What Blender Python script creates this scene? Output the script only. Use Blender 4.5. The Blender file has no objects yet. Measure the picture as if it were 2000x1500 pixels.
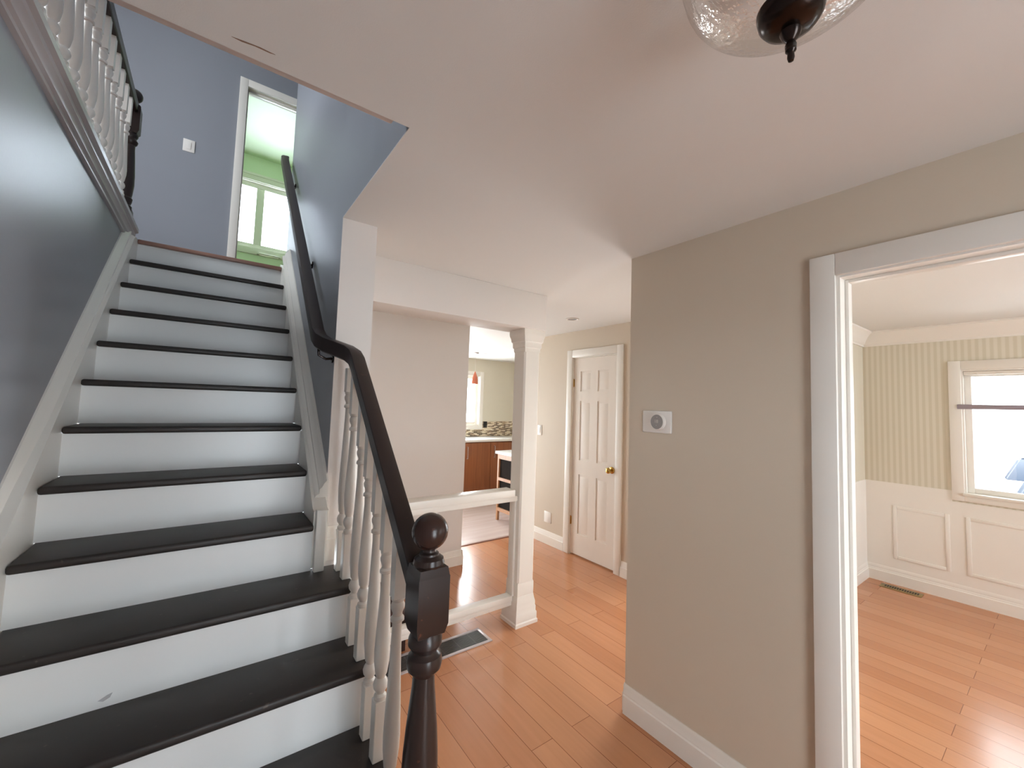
import bpy, bmesh, math, random
from mathutils import Vector, Matrix
random.seed(7)
S = bpy.context.scene
COL = S.collection
PI = math.pi

# ------------------------------------------------------------------ camera
YAW, PITCH, ROLL = .6518, .0633, .0309
FPX, CX, CY, ZC = 810.8, 1034.4, 739.6, 1.5995
ca, sa = math.cos(YAW), math.sin(YAW); cb, sb = math.cos(PITCH), math.sin(PITCH); cc, sc = math.cos(ROLL), math.sin(ROLL)
fwd = Vector((sa*cb, ca*cb, sb)); rgt = Vector((ca, -sa, 0)); up = rgt.cross(fwd)
r2 = cc*rgt + sc*up; u2 = -sc*rgt + cc*up
cam = bpy.data.cameras.new('camera'); co = bpy.data.objects.new('camera', cam); COL.objects.link(co)
mw = Matrix((r2, u2, -fwd)).transposed().to_4x4(); mw.translation = (0, 0, ZC)
co.matrix_world = mw
cam.sensor_fit = 'HORIZONTAL'; cam.sensor_width = 36.0; cam.lens = FPX*36/2000
cam.shift_x = -(CX-1000)/2000; cam.shift_y = (CY-750)/2000
cam.clip_start = .02; cam.clip_end = 200
S.camera = co

# ------------------------------------------------------------------ world, view, daylight
W = bpy.data.worlds.new('overcast_sky'); S.world = W; W.use_nodes = True
bg = W.node_tree.nodes['Background']; bg.inputs[0].default_value = (.88, .95, 1, 1); bg.inputs[1].default_value = 11.0
vs = S.view_settings; vs.view_transform = 'Standard'; vs.look = 'None'; vs.gamma = 1; vs.use_curve_mapping = False
vs.exposure = 0.0
cy = S.cycles
cy.use_denoising = True; cy.max_bounces = 14; cy.diffuse_bounces = 8; cy.glossy_bounces = 5; cy.transmission_bounces = 8
cy.transparent_max_bounces = 16; cy.sample_clamp_indirect = 8; cy.caustics_reflective = False; cy.caustics_refractive = False

def daylight(name, loc, aim, sx, sy, watts, col=(.93, .97, 1)):
    l = bpy.data.lights.new(name, 'AREA'); l.shape = 'RECTANGLE'; l.size = sx; l.size_y = sy; l.energy = watts; l.color = col
    o = bpy.data.objects.new(name, l); COL.objects.link(o); o.location = loc
    d = Vector(aim).normalized()
    o.rotation_euler = d.to_track_quat('-Z', 'Z' if abs(d.z) < .9 else 'Y').to_euler(); return o
def portal(name, loc, aim, sx, sy):
    o = daylight(name, loc, aim, sx, sy, 1); o.data.cycles.is_portal = True; return o
# daylight through the glazing of the house; dining rear and landing sources are added
portal('daylight_dining_window', (5.44, -.17, 1.48), (-1, 0, 0), 1.6, 1.15)
daylight('daylight_kitchen_window', (3.47, 7.0, 1.66), (0, -1, 0), 1.3, 1.15, 150)
daylight('daylight_bathroom_window', (.48, 7.16, 4.18), (0, -1, 0), 1.0, 1.15, 92, (.74, .86, 1))
daylight('daylight_front_door', (.68, -1.72, 1.1), (0, 1, 0), .9, 1.9, 22, (.74, .88, 1))
daylight('added_dining_light', (3.6, -3.4, 1.5), (0, 1, 0), 2.4, 1.4, 54, (.76, .89, 1))  # unseen source added to light the dining room
daylight('daylight_hall_glass_door', (3.36, 2.03, 1.1), (-1, 0, 0), .8, 1.9, 62, (.93, .97, 1))
daylight('daylight_kitchen_patio_door', (1.6, 7.0, 1.1), (0, -1, 0), 1.5, 2.0, 75, (.9, .96, 1))
daylight('added_landing_light', (-2.7, 2.9, 3.9), (1, 0, 0), 1.3, 1.2, 85, (.86, .93, 1))  # out-of-view source added for bluish light upstairs

# ------------------------------------------------------------------ materials
def lin(c): return c/12.92 if c <= .04045 else ((c+.055)/1.055)**2.4
def srgb(r, g, b): return (lin(r/255), lin(g/255), lin(b/255), 1)
class NT:
    def __init__(s, name):
        s.m = bpy.data.materials.new(name); s.m.use_nodes = True; s.t = s.m.node_tree
        s.b = s.t.nodes['Principled BSDF']
    def n(s, typ, **kw):
        x = s.t.nodes.new(typ)
        for k, v in kw.items(): setattr(x, k, v)
        return x
    def l(s, a, b): s.t.links.new(a, b)
def paint(name, rgb, rough=.5, var=.03, bump=.02, bscale=160, spec=.4):
    k = NT(name); c = srgb(*rgb)
    tc = k.n('ShaderNodeTexCoord'); nz = k.n('ShaderNodeTexNoise'); nz.inputs['Scale'].default_value = 2.3; nz.inputs['Detail'].default_value = 4
    k.l(tc.outputs['Object'], nz.inputs['Vector'])
    mx = k.n('ShaderNodeMix', data_type='RGBA')
    mx.inputs[6].default_value = tuple(x*(1-var) for x in c[:3])+(1,); mx.inputs[7].default_value = tuple(min(1, x*(1+var)) for x in c[:3])+(1,)
    k.l(nz.outputs[0], mx.inputs[0]); k.l(mx.outputs[2], k.b.inputs['Base Color'])
    k.b.inputs['Roughness'].default_value = rough; k.b.inputs['Specular IOR Level'].default_value = spec
    if bump:
        n2 = k.n('ShaderNodeTexNoise'); n2.inputs['Scale'].default_value = bscale; n2.inputs['Detail'].default_value = 3
        k.l(tc.outputs['Object'], n2.inputs['Vector'])
        bp = k.n('ShaderNodeBump'); bp.inputs['Strength'].default_value = bump*5; bp.inputs['Distance'].default_value = .001
        k.l(n2.outputs[0], bp.inputs['Height']); k.l(bp.outputs[0], k.b.inputs['Normal'])
    return k.m
def wood(name, c1, c2, rough, along=1, scale=1.0, coat=0):
    k = NT(name); tc = k.n('ShaderNodeTexCoord'); mp = k.n('ShaderNodeMapping')
    sc_ = [26*scale]*3; sc_[along] = 1.6*scale; mp.inputs['Scale'].default_value = sc_
    k.l(tc.outputs['Object'], mp.inputs['Vector'])
    nz = k.n('ShaderNodeTexNoise'); nz.inputs['Scale'].default_value = 1.5; nz.inputs['Detail'].default_value = 6; nz.inputs['Distortion'].default_value = .6
    k.l(mp.outputs[0], nz.inputs['Vector'])
    rp = k.n('ShaderNodeValToRGB'); rp.color_ramp.elements[0].position = .3; rp.color_ramp.elements[1].position = .7
    rp.color_ramp.elements[0].color = srgb(*c1); rp.color_ramp.elements[1].color = srgb(*c2)
    k.l(nz.outputs[0], rp.inputs[0]); k.l(rp.outputs[0], k.b.inputs['Base Color'])
    k.b.inputs['Roughness'].default_value = rough; k.b.inputs['Coat Weight'].default_value = coat; k.b.inputs['Coat Roughness'].default_value = .12
    bp = k.n('ShaderNodeBump'); bp.inputs['Strength'].default_value = .12; bp.inputs['Distance'].default_value = .001
    k.l(nz.outputs[0], bp.inputs['Height']); k.l(bp.outputs[0], k.b.inputs['Normal'])
    return k.m
def worn(name, base, wear, rough):
    """dark stained wood with small worn spots"""
    k = NT(name); tc = k.n('ShaderNodeTexCoord'); nz = k.n('ShaderNodeTexNoise'); nz.inputs['Scale'].default_value = 38; nz.inputs['Detail'].default_value = 6
    k.l(tc.outputs['Object'], nz.inputs['Vector'])
    rp = k.n('ShaderNodeValToRGB'); e = rp.color_ramp.elements; e[0].position = .69; e[1].position = .76; e[0].color = (0, 0, 0, 1); e[1].color = (1, 1, 1, 1)
    k.l(nz.outputs[0], rp.inputs[0])
    n2 = k.n('ShaderNodeTexNoise'); n2.inputs['Scale'].default_value = 6
    k.l(tc.outputs['Object'], n2.inputs['Vector'])
    a = srgb(*base); m1 = k.n('ShaderNodeMix', data_type='RGBA'); m1.inputs[6].default_value = tuple(x*.85 for x in a[:3])+(1,); m1.inputs[7].default_value = tuple(x*1.2 for x in a[:3])+(1,)
    k.l(n2.outputs[0], m1.inputs[0])
    mx = k.n('ShaderNodeMix', data_type='RGBA'); mx.inputs[7].default_value = srgb(*wear)
    k.l(rp.outputs[0], mx.inputs[0]); k.l(m1.outputs[2], mx.inputs[6]); k.l(mx.outputs[2], k.b.inputs['Base Color'])
    k.b.inputs['Roughness'].default_value = rough; k.b.inputs['Specular IOR Level'].default_value = .36
    bp = k.n('ShaderNodeBump'); bp.inputs['Strength'].default_value = .08; bp.inputs['Distance'].default_value = .001
    k.l(nz.outputs[0], bp.inputs['Height']); k.l(bp.outputs[0], k.b.inputs['Normal'])
    return k.m
def plain(name, rgb, rough=.5, metal=0, spec=.5):
    k = NT(name); k.b.inputs['Base Color'].default_value = srgb(*rgb); k.b.inputs['Roughness'].default_value = rough
    k.b.inputs['Metallic'].default_value = metal; k.b.inputs['Specular IOR Level'].default_value = spec
    nz = k.n('ShaderNodeTexNoise'); nz.inputs['Scale'].default_value = 60
    tc = k.n('ShaderNodeTexCoord'); k.l(tc.outputs['Object'], nz.inputs['Vector'])
    mr = k.n('ShaderNodeMapRange'); mr.inputs[3].default_value = max(.02, rough-.04); mr.inputs[4].default_value = min(1, rough+.04)
    k.l(nz.outputs[0], mr.inputs[0]); k.l(mr.outputs[0], k.b.inputs['Roughness'])
    return k.m
def floor_mat(name='maple_planks'):
    k = NT(name); tc = k.n('ShaderNodeTexCoord'); mp = k.n('ShaderNodeMapping')
    mp.inputs['Rotation'].default_value = (0, 0, PI/2)
    k.l(tc.outputs['Object'], mp.inputs['Vector'])
    br = k.n('ShaderNodeTexBrick'); br.offset = .37; br.offset_frequency = 2
    br.inputs['Color1'].default_value = srgb(196, 141, 103); br.inputs['Color2'].default_value = srgb(181, 123, 86)
    br.inputs['Mortar'].default_value = srgb(120, 70, 40); br.inputs['Scale'].default_value = 1
    br.inputs['Mortar Size'].default_value = .0016; br.inputs['Mortar Smooth'].default_value = .3; br.inputs['Bias'].default_value = 0
    br.inputs['Brick Width'].default_value = 1.15; br.inputs['Row Height'].default_value = .128
    k.l(mp.outputs[0], br.inputs['Vector'])
    m2 = k.n('ShaderNodeMapping'); m2.inputs['Scale'].default_value = (30, 1.8, 1); k.l(tc.outputs['Object'], m2.inputs['Vector'])
    nz = k.n('ShaderNodeTexNoise'); nz.inputs['Scale'].default_value = 1.2; nz.inputs['Detail'].default_value = 7; nz.inputs['Distortion'].default_value = .4
    k.l(m2.outputs[0], nz.inputs['Vector'])
    mx = k.n('ShaderNodeMix', data_type='RGBA', blend_type='MULTIPLY'); mx.inputs[0].default_value = 1
    rp = k.n('ShaderNodeValToRGB'); rp.color_ramp.elements[0].color = (.86, .83, .8, 1); rp.color_ramp.elements[1].color = (1.08, 1.06, 1.04, 1)
    k.l(nz.outputs[0], rp.inputs[0]); k.l(br.outputs[0], mx.inputs[6]); k.l(rp.outputs[0], mx.inputs[7]); k.l(mx.outputs[2], k.b.inputs['Base Color'])
    k.b.inputs['Roughness'].default_value = .24; k.b.inputs['Specular IOR Level'].default_value = .5
    n3 = k.n('ShaderNodeTexNoise'); n3.inputs['Scale'].default_value = 5; k.l(tc.outputs['Object'], n3.inputs['Vector'])
    mr = k.n('ShaderNodeMapRange'); mr.inputs[3].default_value = .17; mr.inputs[4].default_value = .27
    k.l(n3.outputs[0], mr.inputs[0]); k.l(mr.outputs[0], k.b.inputs['Roughness'])
    bp = k.n('ShaderNodeBump'); bp.inputs['Strength'].default_value = .25; bp.inputs['Distance'].default_value = .001; bp.invert = True
    k.l(br.outputs['Fac'], bp.inputs['Height']); k.l(bp.outputs[0], k.b.inputs['Normal'])
    return k.m
def stripe_mat(name):
    k = NT(name); tc = k.n('ShaderNodeTexCoord'); sx = k.n('ShaderNodeSeparateXYZ'); k.l(tc.outputs['Object'], sx.inputs[0])
    ad = k.n('ShaderNodeMath', operation='ADD'); k.l(sx.outputs[0], ad.inputs[0]); k.l(sx.outputs[1], ad.inputs[1])
    mu = k.n('ShaderNodeMath', operation='MULTIPLY'); mu.inputs[1].default_value = 2*PI/.044; k.l(ad.outputs[0], mu.inputs[0])
    sn = k.n('ShaderNodeMath', operation='SINE'); k.l(mu.outputs[0], sn.inputs[0])
    rp = k.n('ShaderNodeMapRange'); rp.inputs[1].default_value = -.5; rp.inputs[2].default_value = .5; k.l(sn.outputs[0], rp.inputs[0])
    mx = k.n('ShaderNodeMix', data_type='RGBA'); mx.inputs[6].default_value = srgb(203, 196, 176); mx.inputs[7].default_value = srgb(214, 208, 192)
    k.l(rp.outputs[0], mx.inputs[0]); k.l(mx.outputs[2], k.b.inputs['Base Color']); k.b.inputs['Roughness'].default_value = .6
    return k.m
def mosaic_mat(name):
    k = NT(name); tc = k.n('ShaderNodeTexCoord'); mp = k.n('ShaderNodeMapping'); mp.inputs['Rotation'].default_value = (-PI/2, 0, 0)
    k.l(tc.outputs['Object'], mp.inputs['Vector'])
    br = k.n('ShaderNodeTexBrick'); br.offset = .5
    br.inputs['Scale'].default_value = 1; br.inputs['Brick Width'].default_value = .075; br.inputs['Row Height'].default_value = .017
    br.inputs['Mortar Size'].default_value = .002; br.inputs['Color1'].default_value = (0, 0, 0, 1); br.inputs['Color2'].default_value = (1, 1, 1, 1); br.inputs['Mortar'].default_value = (.5, .5, .5, 1)
    k.l(mp.outputs[0], br.inputs['Vector'])
    rp = k.n('ShaderNodeValToRGB'); e = rp.color_ramp.elements; rp.color_ramp.interpolation = 'CONSTANT'
    e[0].position = 0; e[0].color = srgb(62, 44, 38); e[1].position = .33; e[1].color = srgb(206, 190, 165)
    for p, c in ((.55, (150, 128, 106)), (.7, (90, 66, 56)), (.84, (222, 212, 192))):
        q = e.new(p); q.color = srgb(*c)
    k.l(br.outputs[0], rp.inputs[0]); k.l(rp.outputs[0], k.b.inputs['Base Color']); k.b.inputs['Roughness'].default_value = .15
    return k.m
def glass_mat(name, tint=(1, 1, 1), gloss=.08, rough=.02, bump=0):
    k = NT(name); t = k.t; t.nodes.remove(k.b); out = [x for x in t.nodes if x.type == 'OUTPUT_MATERIAL'][0]
    tr = k.n('ShaderNodeBsdfTransparent'); tr.inputs[0].default_value = tint+(1,)
    gl = k.n('ShaderNodeBsdfGlossy'); gl.inputs['Roughness'].default_value = rough
    mx = k.n('ShaderNodeMixShader')
    fr = k.n('ShaderNodeLayerWeight'); fr.inputs[0].default_value = .25
    ma = k.n('ShaderNodeMath', operation='MULTIPLY_ADD'); ma.inputs[1].default_value = .5; ma.inputs[2].default_value = gloss
    k.l(fr.outputs['Fresnel'], ma.inputs[0]); k.l(ma.outputs[0], mx.inputs[0]); k.l(tr.outputs[0], mx.inputs[1]); k.l(gl.outputs[0], mx.inputs[2]); k.l(mx.outputs[0], out.inputs[0])
    if bump:
        tc = k.n('ShaderNodeTexCoord'); vo = k.n('ShaderNodeTexNoise'); vo.inputs['Scale'].default_value = 90; vo.inputs['Detail'].default_value = 2
        k.l(tc.outputs['Object'], vo.inputs['Vector'])
        bp = k.n('ShaderNodeBump'); bp.inputs['Strength'].default_value = bump; bp.inputs['Distance'].default_value = .004
        k.l(vo.outputs[0], bp.inputs['Height']); k.l(bp.outputs[0], gl.inputs['Normal']); k.l(bp.outputs[0], fr.inputs['Normal'])
    return k.m

M = dict(
    ceil=paint('ceiling_paint', (216, 214, 210), .7, .015, .05, 300),
    greige=paint('greige_wall_paint', (202, 189, 171), .55, .02, .03),
    pale=paint('pale_wall_paint', (217, 211, 205), .55, .02, .03),
    blue=paint('blue_grey_wall_paint', (140, 143, 150), .36, .03, .03, 90),
    green=paint('mint_wall_paint', (212, 226, 198), .5, .02, .02),
    white=paint('white_trim_paint', (228, 224, 216), .32, .015, .01, 60),
    riser=paint('white_riser_paint', (226, 226, 224), .28, .02, .03, 40),
    door=paint('white_door_paint', (224, 216, 206), .4, .01, .01),
    tread=worn('dark_tread_stain', (43, 37, 34), (78, 68, 62), .46),
    rail=worn('espresso_rail_stain', (44, 34, 31), (66, 48, 42), .34),
    newel=worn('espresso_newel_stain', (50, 38, 34), (110, 66, 52), .28),
    floor=floor_mat(),
    nose=wood('reddish_nosing_wood', (138, 102, 90), (156, 118, 102), .3, 0),
    cabinet=wood('cherry_cabinet_wood', (128, 74, 42), (150, 90, 52), .35, 2, .6),
    oak=wood('light_cart_wood', (160, 112, 76), (182, 132, 92), .4, 2),
    counter=plain('white_counter', (226, 226, 222), .15),
    stripe=stripe_mat('striped_wallpaper'), mosaic=mosaic_mat('mosaic_tiles'),
    glass=glass_mat('window_glass'), seeded=glass_mat('seeded_lamp_glass', (.97, .96, .95), .01, .16, .7),
    bronze=plain('oiled_bronze', (38, 26, 20), .22, .6), brass=plain('polished_brass', (196, 158, 84), .2, 1),
    nickel=plain('brushed_steel', (178, 170, 168), .35, .8), black=plain('black_plastic', (22, 22, 24), .4),
    ventshade=plain('vent_shade_dark', (26, 23, 22), .7), silver=plain('silver_frame', (190, 180, 180), .35, .3),  # near-black colour stands for shade in duct and slots
    plastic=plain('white_plastic', (226, 222, 216), .35), dial=plain('grey_dial', (146, 142, 139), .25),
    digits=plain('pale_digits', (214, 206, 198), .4), terracotta=plain('terracotta_glass', (190, 104, 76), .3),
    olive=plain('brass_vent', (150, 128, 84), .4, .5), bar=plain('mauve_blind_bar', (150, 140, 150), .4),
    car=plain('white_car_paint', (238, 238, 238), .2), carglass=plain('dark_car_glass', (40, 50, 64), .25, 0, .08), tyre=plain('tyre_rubber', (30, 30, 32), .8),
    ground=paint('pale_driveway', (214, 212, 208), .8, .04, 0), darkwood=worn('dark_platform_stain', (62, 40, 34), (80, 54, 44), .4),
    kfloor=wood('pale_kitchen_laminate', (190, 172, 164), (204, 188, 182), .22, 0, .3),
    kwall=paint('sage_kitchen_paint', (208, 203, 188), .5, .02, .02),
)

# ------------------------------------------------------------------ mesh builder
class MB:
    def __init__(s): s.bm = bmesh.new()
    def box(s, x0, x1, y0, y1, z0, z1, bev=0, seg=2):
        r = bmesh.ops.create_cube(s.bm, size=1)
        for v in r['verts']:
            v.co = Vector((x0+(v.co.x+.5)*(x1-x0), y0+(v.co.y+.5)*(y1-y0), z0+(v.co.z+.5)*(z1-z0)))
        if bev:
            ed = {e for v in r['verts'] for e in v.link_edges}
            bmesh.ops.bevel(s.bm, geom=list(ed), offset=bev, segments=seg, affect='EDGES', profile=.5)
        return s
    def prism(s, pts, axis, a0, a1):
        """polygon pts (2-D) extruded along axis from a0 to a1; 2-D order: x->(y,z) y->(x,z) z->(x,y)"""
        def mk(p, a):
            return {'x': (a, p[0], p[1]), 'y': (p[0], a, p[1]), 'z': (p[0], p[1], a)}[axis]
        A = [s.bm.verts.new(mk(p, a0)) for p in pts]; B = [s.bm.verts.new(mk(p, a1)) for p in pts]
        fs = [s.bm.faces.new(A), s.bm.faces.new(B[::-1])]
        n = len(pts)
        for i in range(n): fs.append(s.bm.faces.new((A[i], B[i], B[(i+1) % n], A[(i+1) % n])))
        bmesh.ops.recalc_face_normals(s.bm, faces=fs)
        return s
    def lathe(s, prof, cx=0, cy=0, cz=0, n=24, cap=True, axis='z'):
        rings = []
        for r, z in prof:
            ring = []
            for i in range(n):
                a = 2*PI*i/n; p = (r*math.cos(a), r*math.sin(a), z)
                if axis == 'x': p = (z, p[0], p[1])
                if axis == 'y': p = (p[0], z, p[1])
                ring.append(s.bm.verts.new((cx+p[0], cy+p[1], cz+p[2])))
            rings.append(ring)
        fs = []
        for a, b in zip(rings, rings[1:]):
            for i in range(n): fs.append(s.bm.faces.new((a[i], a[(i+1) % n], b[(i+1) % n], b[i])))
        if cap: fs.append(s.bm.faces.new(rings[0][::-1])); fs.append(s.bm.faces.new(rings[-1]))
        bmesh.ops.recalc_face_normals(s.bm, faces=fs)
        return s
    def sqring(s, secs, cx, cy):
        """stack of square sections (half width, z) -> stepped square turned block"""
        rings = [[s.bm.verts.new((cx+sx*h, cy+sy*h, z)) for sx, sy in ((-1, -1), (1, -1), (1, 1), (-1, 1))] for h, z in secs]
        fs = [s.bm.faces.new(rings[0][::-1]), s.bm.faces.new(rings[-1])]
        for a, b in zip(rings, rings[1:]):
            for i in range(4): fs.append(s.bm.faces.new((a[i], a[(i+1) % 4], b[(i+1) % 4], b[i])))
        bmesh.ops.recalc_face_normals(s.bm, faces=fs); return s
    def sweep(s, pts, sec, closed=False):
        """sweep 2-D section (side, up) along 3-D points, section kept upright"""
        P = [Vector(p) for p in pts]; n = len(P); rings = []
        for i in range(n):
            d0 = (P[i]-P[i-1]) if i > 0 else (P[1]-P[0]); d1 = (P[i+1]-P[i]) if i < n-1 else d0
            h0 = Vector((d0.x, d0.y, 0)).normalized(); h1 = Vector((d1.x, d1.y, 0)).normalized()
            h = (h0+h1).normalized(); side = Vector((h.y, -h.x, 0)); k = 1/max(.4, h.dot(h1))
            rings.append([s.bm.verts.new(P[i]+side*a*k+Vector((0, 0, b))) for a, b in sec])
        m = len(sec); fs = []
        for a, b in zip(rings, rings[1:]):
            for i in range(m): fs.append(s.bm.faces.new((a[i], a[(i+1) % m], b[(i+1) % m], b[i])))
        fs.append(s.bm.faces.new(rings[0][::-1])); fs.append(s.bm.faces.new(rings[-1]))
        bmesh.ops.recalc_face_normals(s.bm, faces=fs); return s
    def tube(s, pts, r, n=10):
        P = [Vector(p) for p in pts]; rings = []
        for i, p in enumerate(P):
            d = ((P[min(i+1, len(P)-1)]-P[max(i-1, 0)])).normalized()
            a = d.orthogonal().normalized() if i == 0 else (pa - d*pa.dot(d)).normalized()
            pa = a; b = d.cross(a)
            rings.append([s.bm.verts.new(p+(a*math.cos(2*PI*j/n)+b*math.sin(2*PI*j/n))*r) for j in range(n)])
        fs = []
        for a, b in zip(rings, rings[1:]):
            for i in range(n): fs.append(s.bm.faces.new((a[i], a[(i+1) % n], b[(i+1) % n], b[i])))
        fs.append(s.bm.faces.new(rings[0][::-1])); fs.append(s.bm.faces.new(rings[-1]))
        bmesh.ops.recalc_face_normals(s.bm, faces=fs); return s
    def frame(s, plane, a0, a1, b0, b1, p0, p1, w, bev=0):
        """rectangular frame without overlapping pieces; plane 'x' (a=y) or 'y' (a=x), b=z, p0..p1 depth, w=(left, right, bottom, top)"""
        def bx(q0, q1, r0, r1):
            if q1-q0 > 1e-6 and r1-r0 > 1e-6:
                if plane == 'x': s.box(p0, p1, q0, q1, r0, r1, bev)
                else: s.box(q0, q1, p0, p1, r0, r1, bev)
        l, r, b, t = w
        if l: bx(a0, a0+l, b0, b1)
        if r: bx(a1-r, a1, b0, b1)
        if b: bx(a0+l, a1-r, b0, b0+b)
        if t: bx(a0+l, a1-r, b1-t, b1)
        return s
    def xf(s, m, start=0):
        bmesh.ops.transform(s.bm, matrix=m, verts=s.bm.verts[:]); return s
    def build(s, name, mat, parent=None, smooth=True, origin=None):
        me = bpy.data.meshes.new(name)
        if origin is not None: bmesh.ops.translate(s.bm, vec=-Vector(origin), verts=s.bm.verts[:])
        s.bm.to_mesh(me); s.bm.free()
        for m in (mat if isinstance(mat, (list, tuple)) else [mat]): me.materials.append(m)
        if smooth:
            for p in me.polygons: p.use_smooth = True
            me.set_sharp_from_angle(angle=math.radians(32))
        o = bpy.data.objects.new(name, me); COL.objects.link(o)
        if origin is not None: o.location = origin
        if parent is not None: o.parent = parent
        return o
def tag(o, label, cat=None, group=None, kind=None):
    o['label'] = label
    if cat: o['category'] = cat
    if group: o['group'] = group
    if kind: o['kind'] = kind
    return o
def struct(o, label, cat): return tag(o, label, cat, None, 'structure')
def thing(name, label, cat, loc=(0, 0, 0), group=None, kind=None):
    o = bpy.data.objects.new(name, None); COL.objects.link(o); o.location = loc; o.empty_display_size = .1
    return tag(o, label, cat, group, kind)
def part(mb, name, mat, parent, smooth=True):
    """build a mesh given in world coordinates as a child of an empty standing at parent.location"""
    bmesh.ops.translate(mb.bm, vec=-Vector(parent.location), verts=mb.bm.verts[:])
    return mb.build(name, mat, parent, smooth)

H, ZU, ZT = 2.44, 2.603, 5.04           # ceiling, upper floor, upper ceiling
XT, YT = 1.835, 1.489                   # thermostat wall face and its end
XD = 3.2                                # hall door wall
XL, XR, XS = -.4472, .432, .3678        # stair: left tread end, right wall face, right skirt face
YN, RUN, RISE = 3.6748, .2209, .1902    # landing nosing, run, riser

# ------------------------------------------------------------------ floor and ceilings
struct(MB().box(-.5, 5.6, -3.3, 4.2, -.06, 0).build('floor', M['floor']), 'glossy orange maple plank floor running through hall and rooms', 'floor')
struct(MB().box(.47, 5.72, 4.2, 6.97, -.06, 0).build('floor_kitchen', M['kfloor']), 'pale greyish kitchen floor beyond the threshold strip', 'floor')
c = MB().box(-.5, 5.6, -3.3, 1.2157, H, H+.02).box(.589, 5.6, 1.2157, 6.97, H, H+.02)
c.box(.432, .589, 1.2157, 2.03, H, H+.004)
struct(c.build('ceiling', M['ceil']), 'matte off-white ground floor ceiling', 'ceiling')
struct(MB().box(-2.6, 3, .98, 7.12, ZT, ZT+.05).build('ceiling_upper', M['ceil']), 'pale ceiling above the upper landing', 'ceiling')
f = MB().box(-2.6, -.56, 1.2157, 4.85, ZU-.14, ZU).box(-.56, 3, YN+.088, 4.97, ZU-.1, ZU).box(-1, 1.6, 4.97, 7, ZU-.1, ZU)
struct(f.build('floor_upper', M['nose']), 'reddish wooden floor of the upper landing', 'floor')
struct(MB().box(.589, 3.3, 4.19, 4.225, 0, .008, .002).build('trim_1', M['nose']), 'reddish brown threshold strip across the kitchen opening', 'threshold')

# ------------------------------------------------------------------ walls
struct(MB().box(-.62, -.5, -1.7, 4.85, 0, 2.575).build('wall_left', M['blue']), 'blue-grey wall rising along the left of the stairs', 'wall')
w = MB().prism([(2.03, 0), (4.05, 0), (4.05, ZT), (1.2157, ZT), (1.2157, H+.004), (2.03, H+.004)], 'x', .432, .589)
struct(w.build('wall_stair', [M['blue'], M['pale']]), 'wall on the right of the stairs, blue-grey inside with a pale end', 'wall')
ws = bpy.data.objects['wall_stair']
for p in ws.data.polygons:
    cpos = ws.data.vertices
    if p.normal.y < -.5 and p.center.z < H+.01 and p.center.y > 1.9: p.material_index = 1
    if p.normal.x > .5: p.material_index = 1
struct(MB().box(-2.6, .589, 1.06, 1.2157, H+.02, ZT).build('wall_header', M['blue']), 'blue-grey wall above the front edge of the stair opening', 'wall')
struct(MB().box(-.5, .392, 1.2157, 1.266, H+.02, H+.14, .003).build('trim_2', paint('lip_shade_paint', (204, 192, 186), .6)), 'narrow lip with shade put into its pinkish paint, behind the front edge of the stair opening', 'trim')  # shade put into the lip colour, darker than the ceiling paint
w = MB().box(-2.6, .097, 4.85, 4.97, ZU, ZT).box(.90, 3, 4.85, 4.97, ZU, ZT).box(.097, .90, 4.85, 4.97, 4.645, ZT)
struct(w.build('wall_landing', M['blue']), 'grey wall with switch and open doorway at the top of the stairs', 'wall')
struct(MB().box(-2.72, -2.6, 1.06, 2.2, ZU, ZT).box(-2.72, -2.6, 3.6, 4.97, ZU, ZT).box(-2.72, -2.6, 2.2, 3.6, ZU, 3.2).box(-2.72, -2.6, 2.2, 3.6, 4.6, ZT).build('wall_upper_left', M['blue']), 'grey wall with an added window at the left end of the upper landing', 'wall')
struct(MB().box(.589, 3, 3.93, 4.05, ZU, ZT).box(3, 3.12, 3.93, 4.97, ZU, ZT).build('wall_upper_right', M['blue']), 'grey wall closing the upper hall to the right', 'wall')
# bathroom
WX0, WX1, WZ0, WZ1 = .06, .90, 3.70, 4.67
w = MB().box(-1, WX0, 7, 7.12, ZU, ZT).box(WX1, 1.6, 7, 7.12, ZU, ZT).box(WX0, WX1, 7, 7.12, ZU, WZ0).box(WX0, WX1, 7, 7.12, WZ1, ZT)
w.box(-1.1, -1, 4.97, 7.12, ZU, ZT).box(1.6, 1.7, 4.97, 7.12, ZU, ZT).box(-1, .08, 4.97, 4.98, ZU, ZT).box(.92, 1.6, 4.97, 4.98, ZU, ZT).box(.08, .92, 4.97, 4.98, 4.66, ZT)
w.box(-1, 1.6, 4.98, 7, ZT-.012, ZT-.002)
struct(w.build('wall_bathroom', M['green']), 'mint green walls of the small room beyond the upstairs doorway', 'wall')
# thermostat wall with dining opening
YJ, ZJ, YJ2 = .5246, 2.1215, -.75
w = MB().box(XT, 1.96, YJ, YT, 0, H).box(XT, 1.96, YJ2, YJ, ZJ, H).box(XT, 1.96, -1.7, YJ2, 0, H)
struct(w.build('wall_right', M['greige']), 'greige wall carrying the thermostat, right of the hall', 'wall')
w = MB().box(1.96, 5.3, 1.305, YT, 0, H)
struct(w.build('wall_hall', M['greige']), 'greige wall between the hall and the dining room', 'wall')
w = MB().box(-.62, .2, -1.8, -1.7, 0, H).box(1.16, 1.96, -1.8, -1.7, 0, H).box(.2, 1.16, -1.8, -1.7, 2.1, H)
struct(w.build('wall_front', M['greige']), 'front wall of the entrance hall around the glazed door', 'wall')
w = MB().box(XD, XD+.12, 2.45, 2.75, 0, H).box(XD, XD+.12, 3.394, 4.25, 0, H).box(XD, XD+.12, 2.75, 3.394, 2.143, H).box(XD, XD+.12, YT, 1.6, 0, H).box(XD, XD+.12, 1.6, 2.45, 2.1, H)
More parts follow.
